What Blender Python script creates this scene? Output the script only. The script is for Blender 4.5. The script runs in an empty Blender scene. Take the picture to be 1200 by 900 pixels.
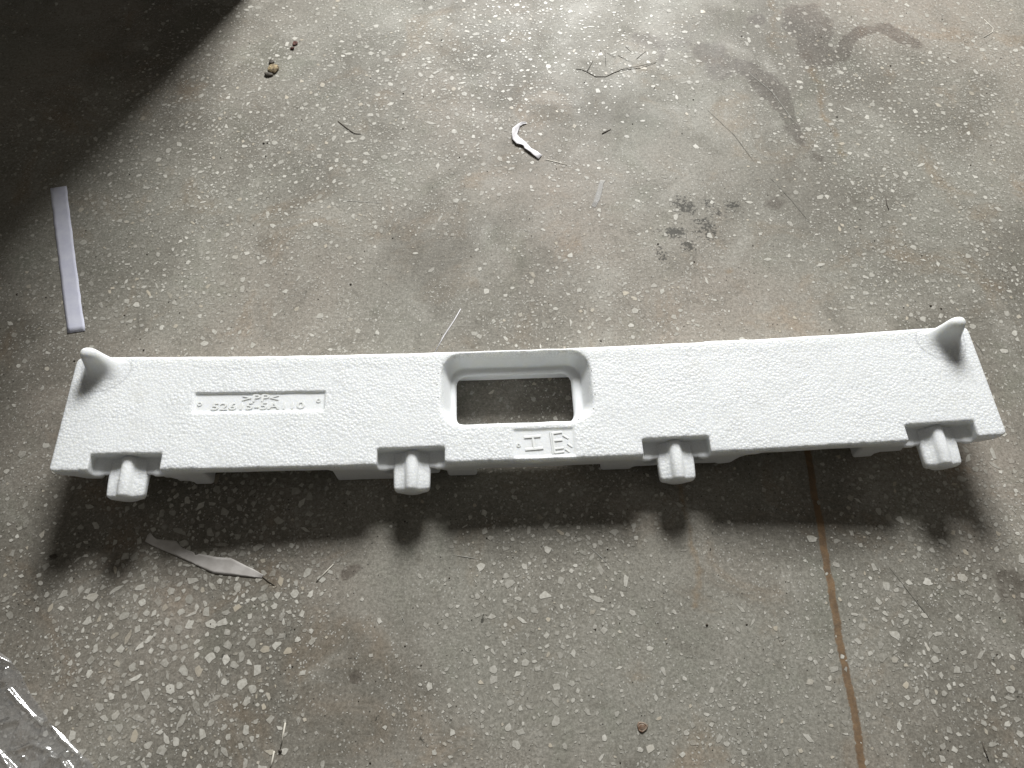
import bpy, math, random
import numpy as np
from mathutils import Vector, Matrix

# ------------------------------------------------------------------ camera, world, light, exposure
scene = bpy.context.scene
col = scene.collection
CAM_H, PITCH, FPX = 1.0, math.radians(27.0), 873.0

cam_d = bpy.data.cameras.new('camera')
cam_d.sensor_width = 36.0
cam_d.lens = FPX / 1200.0 * 36.0
cam_d.clip_start, cam_d.clip_end = 0.02, 60.0
cam = bpy.data.objects.new('camera', cam_d)
cam.location = (0, 0, CAM_H)
cam.rotation_euler = (PITCH, 0, 0)
col.objects.link(cam)
scene.camera = cam

world = bpy.data.worlds.new('World')
scene.world = world
world.use_nodes = True
wbg = world.node_tree.nodes['Background']
wbg.inputs['Color'].default_value = (1.0, 0.96, 0.88, 1)
wbg.inputs['Strength'].default_value = 0.098

LIGHT_EL, LIGHT_AZ, LIGHT_D = math.radians(30.5), math.radians(5.5), 6.0
lamp_d = bpy.data.lights.new('doorway_light', 'AREA')
lamp_d.shape = 'RECTANGLE'
lamp_d.size, lamp_d.size_y = 1.95, 1.55
lamp_d.energy = 690.0
lamp_d.color = (0.995, 0.998, 0.985)
lamp = bpy.data.objects.new('doorway_light', lamp_d)
tgt = Vector((0.0, 0.5, 0.0))
dvec = Vector((math.sin(LIGHT_AZ) * math.cos(LIGHT_EL), math.cos(LIGHT_AZ) * math.cos(LIGHT_EL), math.sin(LIGHT_EL)))
lamp.location = tgt + dvec * LIGHT_D
lamp.rotation_euler = (-dvec).to_track_quat('-Z', 'Y').to_euler()
col.objects.link(lamp)

scene.view_settings.view_transform = 'Standard'
scene.view_settings.look = 'None'
scene.view_settings.exposure = 0.0
scene.view_settings.gamma = 1.0
scene.view_settings.use_curve_mapping = False
scene.render.engine = 'CYCLES'
scene.cycles.max_bounces = 6
scene.cycles.diffuse_bounces = 4

# ------------------------------------------------------------------ helpers
random.seed(7)
rng = np.random.default_rng(11)
ST, CT = math.sin(PITCH), math.cos(PITCH)


def fl(u, v, z=0.0):
    """photo measurement (1200 x 900) -> real point on the floor plane"""
    dx, dy, dz = u - 600.0, ST * FPX + CT * (450.0 - v), -CT * FPX + ST * (450.0 - v)
    t = (z - CAM_H) / dz
    return np.array([dx * t, dy * t])


def img_scale(x, y):
    """relative size in the picture of something on the floor at x, y"""
    return 1.0 / (y * ST + CAM_H * CT)


def tag(o, label=None, cat=None, group=None, kind=None):
    if label: o['label'] = label
    if cat: o['category'] = cat
    if group: o['group'] = group
    if kind: o['kind'] = kind
    return o


def empty(name, loc=(0, 0, 0), rz=0.0):
    o = bpy.data.objects.new(name, None)
    o.location = loc
    o.rotation_euler = (0, 0, rz)
    o.empty_display_size = 0.02
    col.objects.link(o)
    return o


def mesh_np(name, v, f, smooth=True):
    """mesh from numpy vertices and equal-length faces"""
    me = bpy.data.meshes.new(name)
    v = np.ascontiguousarray(v, dtype=np.float32)
    f = np.ascontiguousarray(f, dtype=np.int32)
    n, k = f.shape
    me.vertices.add(len(v)); me.vertices.foreach_set('co', v.ravel())
    me.loops.add(n * k); me.loops.foreach_set('vertex_index', f.ravel())
    me.polygons.add(n)
    me.polygons.foreach_set('loop_start', np.arange(0, n * k, k, dtype=np.int32))
    me.update(calc_edges=True)
    me.validate()
    me.polygons.foreach_set('use_smooth', np.full(len(me.polygons), smooth))
    return me


def link(name, me, m, parent=None):
    if m is not None and not me.materials: me.materials.append(m)
    o = bpy.data.objects.new(name, me)
    col.objects.link(o)
    if parent is not None: o.parent = parent
    return o


def pymesh(name, v, f, smooth=False):
    me = bpy.data.meshes.new(name)
    me.from_pydata([tuple(map(float, p)) for p in v], [], f)
    me.update()
    for p in me.polygons: p.use_smooth = smooth
    return me


def vnoise(x, y, scale, seed=0):
    """smooth value noise, 0..1"""
    r = np.random.default_rng(seed).random((64, 64))
    X, Y = np.asarray(x) * scale + 31.7, np.asarray(y) * scale + 17.3
    i, j = np.floor(X).astype(int), np.floor(Y).astype(int)
    a, b = X - i, Y - j
    a, b = a * a * (3 - 2 * a), b * b * (3 - 2 * b)
    g = lambda p, q: r[p % 64, q % 64]
    return (g(i, j) * (1 - a) + g(i + 1, j) * a) * (1 - b) + (g(i, j + 1) * (1 - a) + g(i + 1, j + 1) * a) * b


# ------------------------------------------------------------------ node shorthand
class NT:
    def __init__(s, tree): s.t = tree
    def n(s, typ, **kw):
        nd = s.t.nodes.new(typ)
        for k, v in kw.items():
            if k == 'inp':
                for a, b in v.items():
                    if isinstance(b, bpy.types.NodeSocket): s.t.links.new(b, nd.inputs[a])
                    else: nd.inputs[a].default_value = b
            else: setattr(nd, k, v)
        return nd
    def math(s, op, a, b=0.0, c=0.0, clamp=False):
        return s.n('ShaderNodeMath', operation=op, use_clamp=clamp, inp={0: a, 1: b, 2: c}).outputs[0]
    def mix(s, f, a, b, mode='MIX'):
        nd = s.n('ShaderNodeMix', data_type='RGBA', blend_type=mode, inp={0: f, 6: a, 7: b})
        return nd.outputs[2]
    def noise(s, vec, scale, detail=3.0, rough=0.55, dist=0.0):
        return s.n('ShaderNodeTexNoise', inp={'Vector': vec, 'Scale': scale, 'Detail': detail, 'Roughness': rough, 'Distortion': dist}).outputs['Fac']
    def ramp(s, x, lo, hi, a=0.0, b=1.0):
        return s.n('ShaderNodeMapRange', interpolation_type='SMOOTHSTEP', inp={0: x, 1: lo, 2: hi, 3: a, 4: b}).outputs[0]
    def vor(s, vec, scale, feature='F1', rand=1.0):
        return s.n('ShaderNodeTexVoronoi', feature=feature, inp={'Vector': vec, 'Scale': scale, 'Randomness': rand})
    def attr(s, name): return s.n('ShaderNodeAttribute', attribute_name=name)


def new_mat(name):
    m = bpy.data.materials.new(name)
    m.use_nodes = True
    t = m.node_tree
    b = t.nodes['Principled BSDF']
    return m, NT(t), b


def C(r, g, b): return (r, g, b, 1.0)


def simple_mat(name, c1, c2, scale=60.0, rough=0.7, bump=0.2, spec=0.3):
    m, k, b = new_mat(name)
    tc = k.n('ShaderNodeTexCoord').outputs['Object']
    f = k.noise(tc, scale, 4.0)
    k.t.links.new(k.mix(k.ramp(f, 0.35, 0.65), c1, c2), b.inputs['Base Color'])
    b.inputs['Roughness'].default_value = rough
    b.inputs['Specular IOR Level'].default_value = spec
    bp = k.n('ShaderNodeBump', inp={'Strength': bump, 'Distance': 0.0006, 'Height': k.noise(tc, scale * 3, 3.0)})
    k.t.links.new(bp.outputs[0], b.inputs['Normal'])
    return m


# ------------------------------------------------------------------ floor material (cement shared by the chips set into it)
def cement_group():
    g = bpy.data.node_groups.new('cement', 'ShaderNodeTree')
    g.interface.new_socket('Color', in_out='OUTPUT', socket_type='NodeSocketColor')
    g.interface.new_socket('Rough', in_out='OUTPUT', socket_type='NodeSocketFloat')
    g.interface.new_socket('Height', in_out='OUTPUT', socket_type='NodeSocketFloat')
    k = NT(g)
    out = k.n('NodeGroupOutput')
    P = k.n('ShaderNodeTexCoord').outputs['Object']
    big = k.noise(P, 2.6, 5.0, 0.6, 0.4)
    mid = k.noise(P, 11.0, 6.0, 0.65, 0.6)
    tint = k.noise(P, 1.7, 3.0, 0.5)
    fine = k.noise(P, 170.0, 4.0, 0.7)
    grit = k.noise(P, 620.0, 2.0, 0.6)
    c = k.mix(k.ramp(tint, 0.38, 0.62), C(0.285, 0.275, 0.240), C(0.315, 0.284, 0.246))
    c = k.mix(k.ramp(big, 0.40, 0.66), c, C(0.190, 0.178, 0.152))
    c = k.mix(k.math('MULTIPLY', k.ramp(mid, 0.50, 0.72), 0.55), c, C(0.155, 0.144, 0.120))
    c = k.mix(k.math('MULTIPLY', k.ramp(mid, 0.47, 0.30), 0.45), c, C(0.380, 0.364, 0.325))
    c = k.mix(k.ramp(fine, 0.30, 0.75), k.mix(1.0, c, C(0.80, 0.80, 0.79), 'MULTIPLY'), k.mix(1.0, c, C(1.22, 1.22, 1.22), 'MULTIPLY'))
    c = k.mix(k.math('MULTIPLY', k.ramp(grit, 0.62, 0.72), 0.5), c, C(0.50, 0.49, 0.45))
    bl = k.noise(P, 7.5, 5.0, 0.65, 0.8)
    c = k.mix(k.math('MULTIPLY', k.ramp(bl, 0.52, 0.70), 0.6), c, k.mix(1.0, c, C(1.02, 0.88, 0.76), 'MULTIPLY'))
    c = k.mix(k.math('MULTIPLY', k.ramp(bl, 0.46, 0.30), 0.6), c, k.mix(1.0, c, C(0.90, 0.94, 0.90), 'MULTIPLY'))
    c = k.mix(k.math('MULTIPLY', k.ramp(k.noise(P, 42.0, 5.0, 0.7), 0.52, 0.72), 0.5), c, k.mix(1.0, c, C(0.72, 0.70, 0.67), 'MULTIPLY'))
    mid2 = k.noise(P, 330.0, 3.0, 0.75)
    c = k.mix(k.ramp(mid2, 0.32, 0.70), k.mix(1.0, c, C(0.82, 0.81, 0.80), 'MULTIPLY'), k.mix(1.0, c, C(1.20, 1.20, 1.20), 'MULTIPLY'))
    # fine pale stone dust and splinters
    st = k.n('ShaderNodeMapping', inp={'Vector': P, 'Scale': (1.0, 1.0, 1.0), 'Rotation': (0, 0, 0.6)}).outputs[0]
    wob = k.n('ShaderNodeTexNoise', inp={'Vector': P, 'Scale': 120.0, 'Detail': 2.0})
    stw = k.n('ShaderNodeVectorMath', operation='MULTIPLY_ADD', inp={0: wob.outputs['Color'], 1: (0.006, 0.006, 0), 2: st}).outputs[0]
    v1 = k.vor(stw, 330.0)
    pick = k.n('ShaderNodeSeparateColor', inp={0: v1.outputs['Color']})
    sp = k.math('MULTIPLY', k.ramp(v1.outputs['Distance'], 0.42, 0.26), k.ramp(pick.outputs[0], 0.80, 0.84))
    area = k.ramp(k.noise(P, 6.0, 3.0), 0.38, 0.60, 0.25, 1.0)
    c = k.mix(k.math('MULTIPLY', k.math('MULTIPLY', sp, area), 0.75), c, C(0.55, 0.54, 0.50))
    # dark sand grains and pits
    v2 = k.vor(P, 210.0)
    pk2 = k.n('ShaderNodeSeparateColor', inp={0: v2.outputs['Color']})
    dk = k.math('MULTIPLY', k.ramp(v2.outputs['Distance'], 0.26, 0.14), k.ramp(pk2.outputs[1], 0.955, 0.965))
    c = k.mix(k.math('MULTIPLY', dk, 0.85), c, C(0.03, 0.028, 0.024))
    # hairline scratches, three directions
    for ang, sx, sy in ((0.45, 9.0, 420.0), (-0.7, 7.0, 380.0), (1.35, 8.0, 400.0)):
        mp = k.n('ShaderNodeMapping', inp={'Vector': P, 'Rotation': (0, 0, ang), 'Scale': (sx, sy, 1.0)}).outputs[0]
        s = k.noise(mp, 1.0, 2.0, 0.5, 0.3)
        c = k.mix(k.math('MULTIPLY', k.math('MULTIPLY', k.ramp(s, 0.70, 0.76), area), 0.26), c, C(0.46, 0.45, 0.41))
        c = k.mix(k.math('MULTIPLY', k.math('MULTIPLY', k.ramp(s, 0.27, 0.22), area), 0.22), c, C(0.10, 0.095, 0.08))
    # stains lying on the floor, with edges of their own
    A = k.n('ShaderNodeSeparateColor', inp={0: k.attr('stain').outputs['Color']})
    en = k.noise(P, 45.0, 5.0, 0.65)
    jit = k.math('MULTIPLY', k.math('SUBTRACT', en, 0.5), 0.9)
    oil = k.math('MULTIPLY', k.ramp(k.math('ADD', A.outputs[0], jit), 0.38, 0.62), k.ramp(k.noise(P, 30.0, 5.0, 0.7), 0.25, 0.60, 0.62, 1.0))
    oil = k.math('MULTIPLY', oil, k.ramp(A.outputs[0], 0.0, 1.0, 0.75, 1.0))
    c = k.mix(oil, c, k.mix(1.0, c, C(0.62, 0.59, 0.58), 'MULTIPLY'))
    rust = k.math('MULTIPLY', k.ramp(k.math('ADD', A.outputs[1], k.math('MULTIPLY', jit, 1.5)), 0.30, 0.95), 0.7)
    c = k.mix(rust, c, k.mix(1.0, c, C(0.98, 0.74, 0.50), 'MULTIPLY'))
    en2 = k.noise(P, 160.0, 4.0, 0.7)
    gr = k.ramp(k.math('ADD', A.outputs[2], k.math('MULTIPLY', k.math('SUBTRACT', en2, 0.5), 2.4)), 0.42, 0.70)
    c = k.mix(k.math('MULTIPLY', gr, 0.85), c, C(0.052, 0.050, 0.042))
    rg = k.math('ADD', k.ramp(mid, 0.3, 0.7, 0.46, 0.58), k.math('MULTIPLY', fine, 0.10))
    rg = k.math('SUBTRACT', rg, k.math('MULTIPLY', oil, 0.06))
    hgt = k.math('ADD', k.math('MULTIPLY', fine, 0.7), k.math('MULTIPLY', grit, 0.3))
    g.links.new(c, out.inputs[0]); g.links.new(rg, out.inputs[1]); g.links.new(hgt, out.inputs[2])
    return g


CEMENT = cement_group()


def floor_mat():
    m, k, b = new_mat('terrazzo_cement')
    g = k.n('ShaderNodeGroup', node_tree=CEMENT)
    k.t.links.new(g.outputs[0], b.inputs['Base Color'])
    k.t.links.new(g.outputs[1], b.inputs['Roughness'])
    b.inputs['Specular IOR Level'].default_value = 0.13
    bp = k.n('ShaderNodeBump', inp={'Strength': 0.35, 'Distance': 0.0008, 'Height': g.outputs[2]})
    k.t.links.new(bp.outputs[0], b.inputs['Normal'])
    return m


def chip_mat():
    m, k, b = new_mat('marble_chip')
    g = k.n('ShaderNodeGroup', node_tree=CEMENT)
    P = k.n('ShaderNodeTexCoord').outputs['Object']
    at = k.attr('chip')
    s = k.n('ShaderNodeSeparateColor', inp={0: at.outputs['Color']})
    stone = k.mix(s.outputs[0], C(0.36, 0.345, 0.305), C(0.67, 0.65, 0.59))
    stone = k.mix(k.ramp(k.noise(P, 260.0, 3.0), 0.35, 0.7), stone, k.mix(1.0, stone, C(0.80, 0.79, 0.77), 'MULTIPLY'))
    warm = k.ramp(at.outputs['Alpha'], 0.90, 0.97)
    stone = k.mix(k.math('MULTIPLY', warm, 0.6), stone, C(0.52, 0.45, 0.34))
    A = k.n('ShaderNodeSeparateColor', inp={0: k.attr('stain').outputs['Color']})
    stone = k.mix(k.ramp(A.outputs[0], 0.25, 0.8, 0.0, 0.8), stone, k.mix(1.0, stone, C(0.62, 0.59, 0.58), 'MULTIPLY'))
    film = k.noise(P, 190.0, 5.0, 0.75)
    vis = k.math('ADD', s.outputs[1], k.math('MULTIPLY', k.math('SUBTRACT', film, 0.5), 1.3), clamp=True)
    vis = k.math('MULTIPLY', vis, k.ramp(k.math('ADD', s.outputs[2], k.math('MULTIPLY', k.math('SUBTRACT', film, 0.5), 1.1)), 0.10, 0.70))
    k.t.links.new(k.mix(vis, g.outputs[0], stone), b.inputs['Base Color'])
    rr = k.n('ShaderNodeMix', inp={0: vis, 2: g.outputs[1], 3: 0.38})
    k.t.links.new(rr.outputs[0], b.inputs['Roughness'])
    b.inputs['Specular IOR Level'].default_value = 0.13
    bp = k.n('ShaderNodeBump', inp={'Strength': 0.22, 'Distance': 0.0008, 'Height': g.outputs[2]})
    k.t.links.new(bp.outputs[0], b.inputs['Normal'])
    return m


# stains: capsules measured on the photo, (u0, v0, u1, v1, radius px, strength)
OIL = [(943, 22, 948, 34, 22, 1.0), (950, 50, 960, 66, 15, .9), (978, 66, 1005, 42, 7, .9), (1005, 40, 1030, 34, 7, 1.0), (1034, 32, 1064, 48, 8, 1.0),
       (832, 62, 840, 80, 22, .62), (868, 78, 888, 92, 10, .85), (890, 94, 916, 124, 14, .85), (916, 126, 934, 160, 10, .7), (936, 166, 962, 184, 8, .5),
       (745, 46, 800, 52, 14, .55), (886, 24, 888, 26, 7, .9), (423, 791, 424, 791, 8, 1.0), (405, 671, 410, 672, 9, .8), (1190, 690, 1196, 716, 22, .6),
       (930, 190, 945, 205, 30, .40), (1000, 240, 1015, 250, 36, .38), (905, 235, 906, 236, 13, .5), (520, 280, 610, 270, 46, .36), (350, 215, 300, 290, 40, .30),
       (1140, 90, 1190, 120, 40, .38), (420, 720, 520, 700, 40, .34), (250, 730, 270, 800, 14, .35), (100, 640, 130, 670, 30, .35), (770, 50, 774, 76, 4, .7)]
RUST = [(905, 0, 912, 62, 7, .55), (957, 82, 964, 112, 6, .7), (964, 112, 972, 140, 5, .7), (972, 140, 988, 184, 6, .65), (806, 570, 808, 640, 6, .7), (808, 640, 814, 712, 6, .6),
        (860, 225, 900, 215, 22, .3), (855, 318, 858, 320, 6, .8), (150, 640, 200, 660, 26, .30), (260, 668, 300, 672, 14, .35), (1010, 760, 1050, 700, 30, .22), (800, 150, 860, 180, 40, .22)]
GRIME = [(796, 242, 806, 244, 9, .78), (826, 236, 832, 240, 7, .6), (838, 246, 842, 248, 7, .62), (852, 238, 858, 240, 6, .72), (786, 270, 796, 272, 9, .98), (822, 262, 832, 278, 12, .66),
         (808, 288, 814, 292, 7, .74), (776, 294, 780, 296, 7, .66), (792, 232, 793, 233, 5, .6), (762, 265, 764, 266, 6, .5), (564, 716, 565, 717, 4, .9), (490 / 3 + 400, 600 + 350 / 3, 490 / 3 + 401, 717, 4, .9),
         (440, 835, 442, 838, 6, .5), (262, 770, 275, 790, 12, .45), (1186, 805, 1190, 808, 7, .6), (330, 740, 333, 745, 7, .5), (490, 870, 491, 871, 5, .7), (909, 742, 912, 744, 6, .62), (1170, 770, 1174, 772, 7, .5)]


def stains(x, y):
    """three stain channels at floor points"""
    out = np.zeros((len(x), 4), dtype=np.float32)
    wx = x + (vnoise(x, y, 28, 3) - .5) * 0.022
    wy = y + (vnoise(x, y, 28, 4) - .5) * 0.022
    for ch, lst in enumerate((OIL, RUST, GRIME)):
        for u0, v0, u1, v1, r, s in lst:
            a, b = fl(u0, v0), fl(u1, v1)
            R = r * 0.5 * (fl(u0 + 1, v0)[0] - fl(u0, v0)[0] + fl(u0, v0 - 1)[1] - fl(u0, v0)[1])
            ab = b - a
            t = np.clip(((wx - a[0]) * ab[0] + (wy - a[1]) * ab[1]) / max(ab @ ab, 1e-9), 0, 1)
            d = np.hypot(wx - a[0] - t * ab[0], wy - a[1] - t * ab[1])
            soft = 0.45 if ch == 0 and s > .45 else 0.9
            m = s * np.clip((R * (1 + soft) - d) / (R * 2 * soft), 0, 1)
            out[:, ch] = np.maximum(out[:, ch], m)
    out[:, 3] = 1
    return out


def put_attr(me, name, arr):
    a = me.attributes.new(name, 'FLOAT_COLOR', 'POINT')
    a.data.foreach_set('color', np.ascontiguousarray(arr, dtype=np.float32).ravel())


# ------------------------------------------------------------------ floor: fine sheet in view, plain skirt beyond
def grid(xs, ys):
    X, Y = np.meshgrid(xs, ys, indexing='ij')
    v = np.stack([X.ravel(), Y.ravel(), np.zeros(X.size)], 1)
    n, m = len(xs), len(ys)
    i, j = np.meshgrid(np.arange(n - 1), np.arange(m - 1), indexing='ij')
    a = (i * m + j).ravel()
    return v, np.stack([a, a + m, a + m + 1, a + 1], 1)


xs = np.concatenate([[-6, -4, -2.5, -1.8], np.arange(-1.4, 1.4001, 0.006), [1.8, 2.5, 4, 6]])
ys = np.concatenate([[-5, -3, -1.6, -0.8], np.arange(-0.4, 1.7001, 0.006), [2.2, 3, 4.5, 7]])
fv, ff = grid(xs, ys)
FLOOR_M = floor_mat()
CHIP_M = chip_mat()
fme = mesh_np('floor', fv, ff)
put_attr(fme, 'stain', stains(fv[:, 0], fv[:, 1]))
floor = link('floor', fme, FLOOR_M)
tag(floor, 'ground grey terrazzo floor with pale marble chips and stains', 'floor', kind='structure')

# marble chips: uneven clusters measured on the photo (u, v, radius px, weight)
CLUST = [(250, 170, 120, 1.4), (300, 130, 110, .9), (430, 60, 120, .8), (340, 250, 90, .9), (620, 40, 110, .8), (470, 140, 80, .7), (230, 760, 105, 1.6), (160, 700, 90, .5), (200, 820, 90, .6),
         (690, 690, 80, .7), (600, 790, 90, .55), (560, 850, 80, .3), (1080, 110, 110, 1.1), (1040, 70, 60, .6), (1110, 290, 110, 1.1), (1020, 200, 80, .5), (1130, 760, 110, .8), (1050, 660, 70, .4), (1150, 560, 90, .6),
         (640, 375, 70, .9), (760, 380, 60, .3), (840, 830, 80, .5), (900, 780, 40, .2), (160, 330, 100, .4), (60, 330, 80, .4), (260, 560, 120, .7), (300, 610, 110, .8), (640, 560, 100, .4), (700, 590, 60, .5), (1080, 540, 80, .4),
         (760, 60, 50, .4), (60, 560, 70, .2), (30, 700, 80, .3), (700, 250, 70, .25), (520, 200, 100, .3), (1190, 130, 80, .4), (90, 870, 80, .3),
         (520, 300, 90, -.35), (870, 230, 90, -.2), (370, 790, 60, -.55), (880, 670, 70, -.4), (450, 690, 70, -.4), (760, 180, 70, -.2), (100, 60, 90, -.3), (330, 60, 40, -.4), (950, 330, 60, -.2), (300, 340, 70, -.3), (760, 780, 60, -.2)]


def density(x, y):
    d = 0.16 + 0.55 * np.clip(vnoise(x, y, 5.5, 8) - .32, 0, 1) + 0.25 * (vnoise(x, y, 14, 9) - .4)
    for u, v, r, w in CLUST:
        c = fl(u, v)
        R = r * 0.5 * (fl(u + 1, v)[0] - c[0] + fl(u, v - 1)[1] - c[1])
        d = d + w * np.exp(-((x - c[0]) ** 2 + (y - c[1]) ** 2) / (R * R))
    return np.clip(d, 0.03, 1.3)


OBJ_O, OBJ_A = np.array([0.025, 0.450]), math.radians(2.35)


def under_object(x, y):
    c, s = math.cos(OBJ_A), math.sin(OBJ_A)
    dx, dy = x - OBJ_O[0], y - OBJ_O[1]
    lx, ly = c * dx + s * dy, -s * dx + c * dy
    return (np.abs(lx) < .63) & (ly > -.075) & (ly < .115)


JOINT_UV = [(944, 520), (952, 565), (961, 612), (967, 650), (977, 706), (984, 752), (991, 790), (1000, 832), (1006, 868), (1011, 900), (1020, 960)]
NC = 125000
cx = rng.uniform(-1.3, 1.3, NC); cy = rng.uniform(-0.3, 1.6, NC)
keep = rng.random(NC) < density(cx, cy) * 0.75
cx, cy = cx[keep], cy[keep]
_jp = np.array([fl(*p) for p in JOINT_UV])
on_joint = (cy < _jp[0, 1]) & (np.abs(cx - np.interp(cy, _jp[::-1, 1], _jp[::-1, 0])) < .0085) & (rng.random(len(cx)) < .85)
cx, cy = cx[~on_joint], cy[~on_joint]
size = np.clip(np.exp(rng.normal(math.log(0.0019), 0.50, len(cx))), 0.0007, 0.0064)     # half-diameter
for u_, v_, r_, g_ in ((230, 760, 130, .55), (640, 720, 110, .25), (1100, 740, 130, .25), (270, 600, 110, .3)):
    c_ = fl(u_, v_); R_ = r_ * .0011
    size *= 1 + g_ * np.exp(-((cx - c_[0]) ** 2 + (cy - c_[1]) ** 2) / R_ ** 2)
size = np.minimum(size, .0070)
order = np.argsort(-size)
cx, cy, size = cx[order], cy[order], size[order]
cell, gridd, ok = 0.016, {}, []
for q in range(len(cx)):
    key = (int(cx[q] // cell), int(cy[q] // cell))
    hit = False
    for a in (-1, 0, 1):
        for b_ in (-1, 0, 1):
            for p in gridd.get((key[0] + a, key[1] + b_), ()):
                if (cx[p] - cx[q]) ** 2 + (cy[p] - cy[q]) ** 2 < (0.92 * (size[p] + size[q])) ** 2:
                    hit = True; break
            if hit: break
        if hit: break
    if not hit:
        gridd.setdefault(key, []).append(q); ok.append(q)
cx, cy, size = cx[ok], cy[ok], size[ok]


def chip_shape(r):
    n = random.randint(4, 7)
    th = np.sort(np.linspace(0, 2 * math.pi, n, endpoint=False) + rng.uniform(-.45, .45, n))
    rad = r * rng.uniform(0.66, 1.22, n)
    st = 1.0 + abs(rng.normal(0, 0.38))
    if random.random() < 0.10: st *= 1.8
    p = np.stack([np.cos(th) * rad * math.sqrt(st), np.sin(th) * rad / math.sqrt(st)], 1)
    mid_ = (p + np.roll(p, -1, 0)) / 2 * rng.uniform(.86, 1.12, (n, 1))
    p = np.stack([p * rng.uniform(.90, 1.04, (n, 1)), mid_], 1).reshape(-1, 2)
    a = rng.uniform(0, math.pi)
    p = p @ np.array([[math.cos(a), math.sin(a)], [-math.sin(a), math.cos(a)]])
    inn = p * max(0.40, 1 - 0.0013 / r)
    return p, inn


def chip_mesh_arrays(idx, z):
    V, F3, A = [], [], []
    off = 0
    for q in idx:
        p, inn = chip_shape(size[q])
        n = len(p)
        ctr = np.array([cx[q], cy[q]])
        vv = np.vstack([p, inn, [[0, 0]]]) + ctr
        zz = np.concatenate([np.full(n, z), np.full(n, z + .00004), [z + .00005]])
        V.append(np.column_stack([vv, zz]))
        tone, vis = rng.beta(2.2, 1.6), np.clip(rng.normal(.82, .30), .10, 1.15)
        if size[q] < .0018: vis *= .85
        a = np.empty((2 * n + 1, 4)); a[:, 0] = tone; a[:, 1] = vis; a[:n, 2] = 0; a[n:, 2] = 1; a[:, 3] = rng.random()
        A.append(a)
        for i in range(n):
            j = (i + 1) % n
            F3 += [(off + i, off + j, off + n + j), (off + i, off + n + j, off + n + i), (off + n + i, off + n + j, off + 2 * n)]
        off += 2 * n + 1
    return np.vstack(V), np.array(F3), np.vstack(A)


def in_frame(x, y):
    zc = y * ST + CAM_H * CT
    u = 600 + FPX * x / zc
    v = 450 - FPX * (y * CT - CAM_H * ST) / zc
    return (u > 6) & (u < 1194) & (v > 6) & (v < 894) & ~((u < 230) & (v < 230 - u * .6))


score = size * img_scale(cx, cy) * in_frame(cx, cy) * ~under_object(cx, cy)
big = set(np.argsort(-score)[:300].tolist())
for q in sorted(big):
    v, f, a = chip_mesh_arrays([q], 0.0)
    v[:, 2] += 0.00025
    me = mesh_np('stone_chip', v, f)
    put_attr(me, 'chip', a); put_attr(me, 'stain', stains(v[:, 0], v[:, 1]))
    link('stone_chip', me, CHIP_M, floor)
rest = [q for q in range(len(cx)) if q not in big]
v, f, a = chip_mesh_arrays(rest, 0.00025)
me = mesh_np('small_stone_chips', v, f)
put_attr(me, 'chip', a); put_attr(me, 'stain', stains(v[:, 0], v[:, 1]))
tag(link('small_stone_chips', me, CHIP_M, floor), kind='stuff')

# rust brown joint line, scratches
def joint_mat():
    m, k, b = new_mat('rusty_joint')
    g = k.n('ShaderNodeGroup', node_tree=CEMENT)
    P = k.n('ShaderNodeTexCoord').outputs['Object']
    fd = k.n('ShaderNodeSeparateColor', inp={0: k.attr('fade').outputs['Color']}).outputs[0]
    nz = k.noise(P, 170.0, 5.0, 0.75)
    brown = k.mix(k.ramp(k.noise(P, 55.0, 5.0, 0.7), 0.35, 0.65), C(0.235, 0.145, 0.075), C(0.135, 0.085, 0.048))
    f = k.ramp(k.math('ADD', fd, k.math('MULTIPLY', k.math('SUBTRACT', nz, 0.5), 2.0)), 0.25, 0.85, 0.0, 0.85)
    k.t.links.new(k.mix(f, g.outputs[0], brown), b.inputs['Base Color'])
    b.inputs['Roughness'].default_value = 0.62
    b.inputs['Specular IOR Level'].default_value = 0.13
    bp = k.n('ShaderNodeBump', inp={'Strength': 0.4, 'Distance': 0.001, 'Height': nz})
    k.t.links.new(bp.outputs[0], b.inputs['Normal'])
    return m


JOINT_M = joint_mat()


def ribbon(name, pts, w, m, parent, z=0.0006, rough=0.0, thick=None):
    """narrow flat band along floor points; pts in photo px, w in metres"""
    P = []
    pw = [fl(*p) for p in pts]
    for a, b in zip(pw[:-1], pw[1:]):
        n = max(2, int(np.hypot(*(b - a)) / 0.006))
        P += [a + (b - a) * t for t in np.linspace(0, 1, n, endpoint=False)]
    P.append(pw[-1]); P = np.array(P)
    T = np.gradient(P, axis=0); T /= np.linalg.norm(T, axis=1)[:, None]
    N = np.stack([-T[:, 1], T[:, 0]], 1)
    n = len(P)
    taper = np.minimum(1, np.minimum(np.arange(n) + .4, n - .6 - np.arange(n)) / 2.0) if rough >= 0 else np.ones(n)
    wl = w / 2 * taper * (1 + abs(rough) * rng.normal(0, 1, n)); wr = w / 2 * taper * (1 + abs(rough) * rng.normal(0, 1, n))
    V = np.vstack([np.column_stack([P + N * wl[:, None], np.full(n, z)]), np.column_stack([P - N * wr[:, None], np.full(n, z)])])
    F = np.array([(i, n + i, n + i + 1, i + 1) for i in range(n - 1)])
    return link(name, mesh_np(name, V, F), m, parent)


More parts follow.
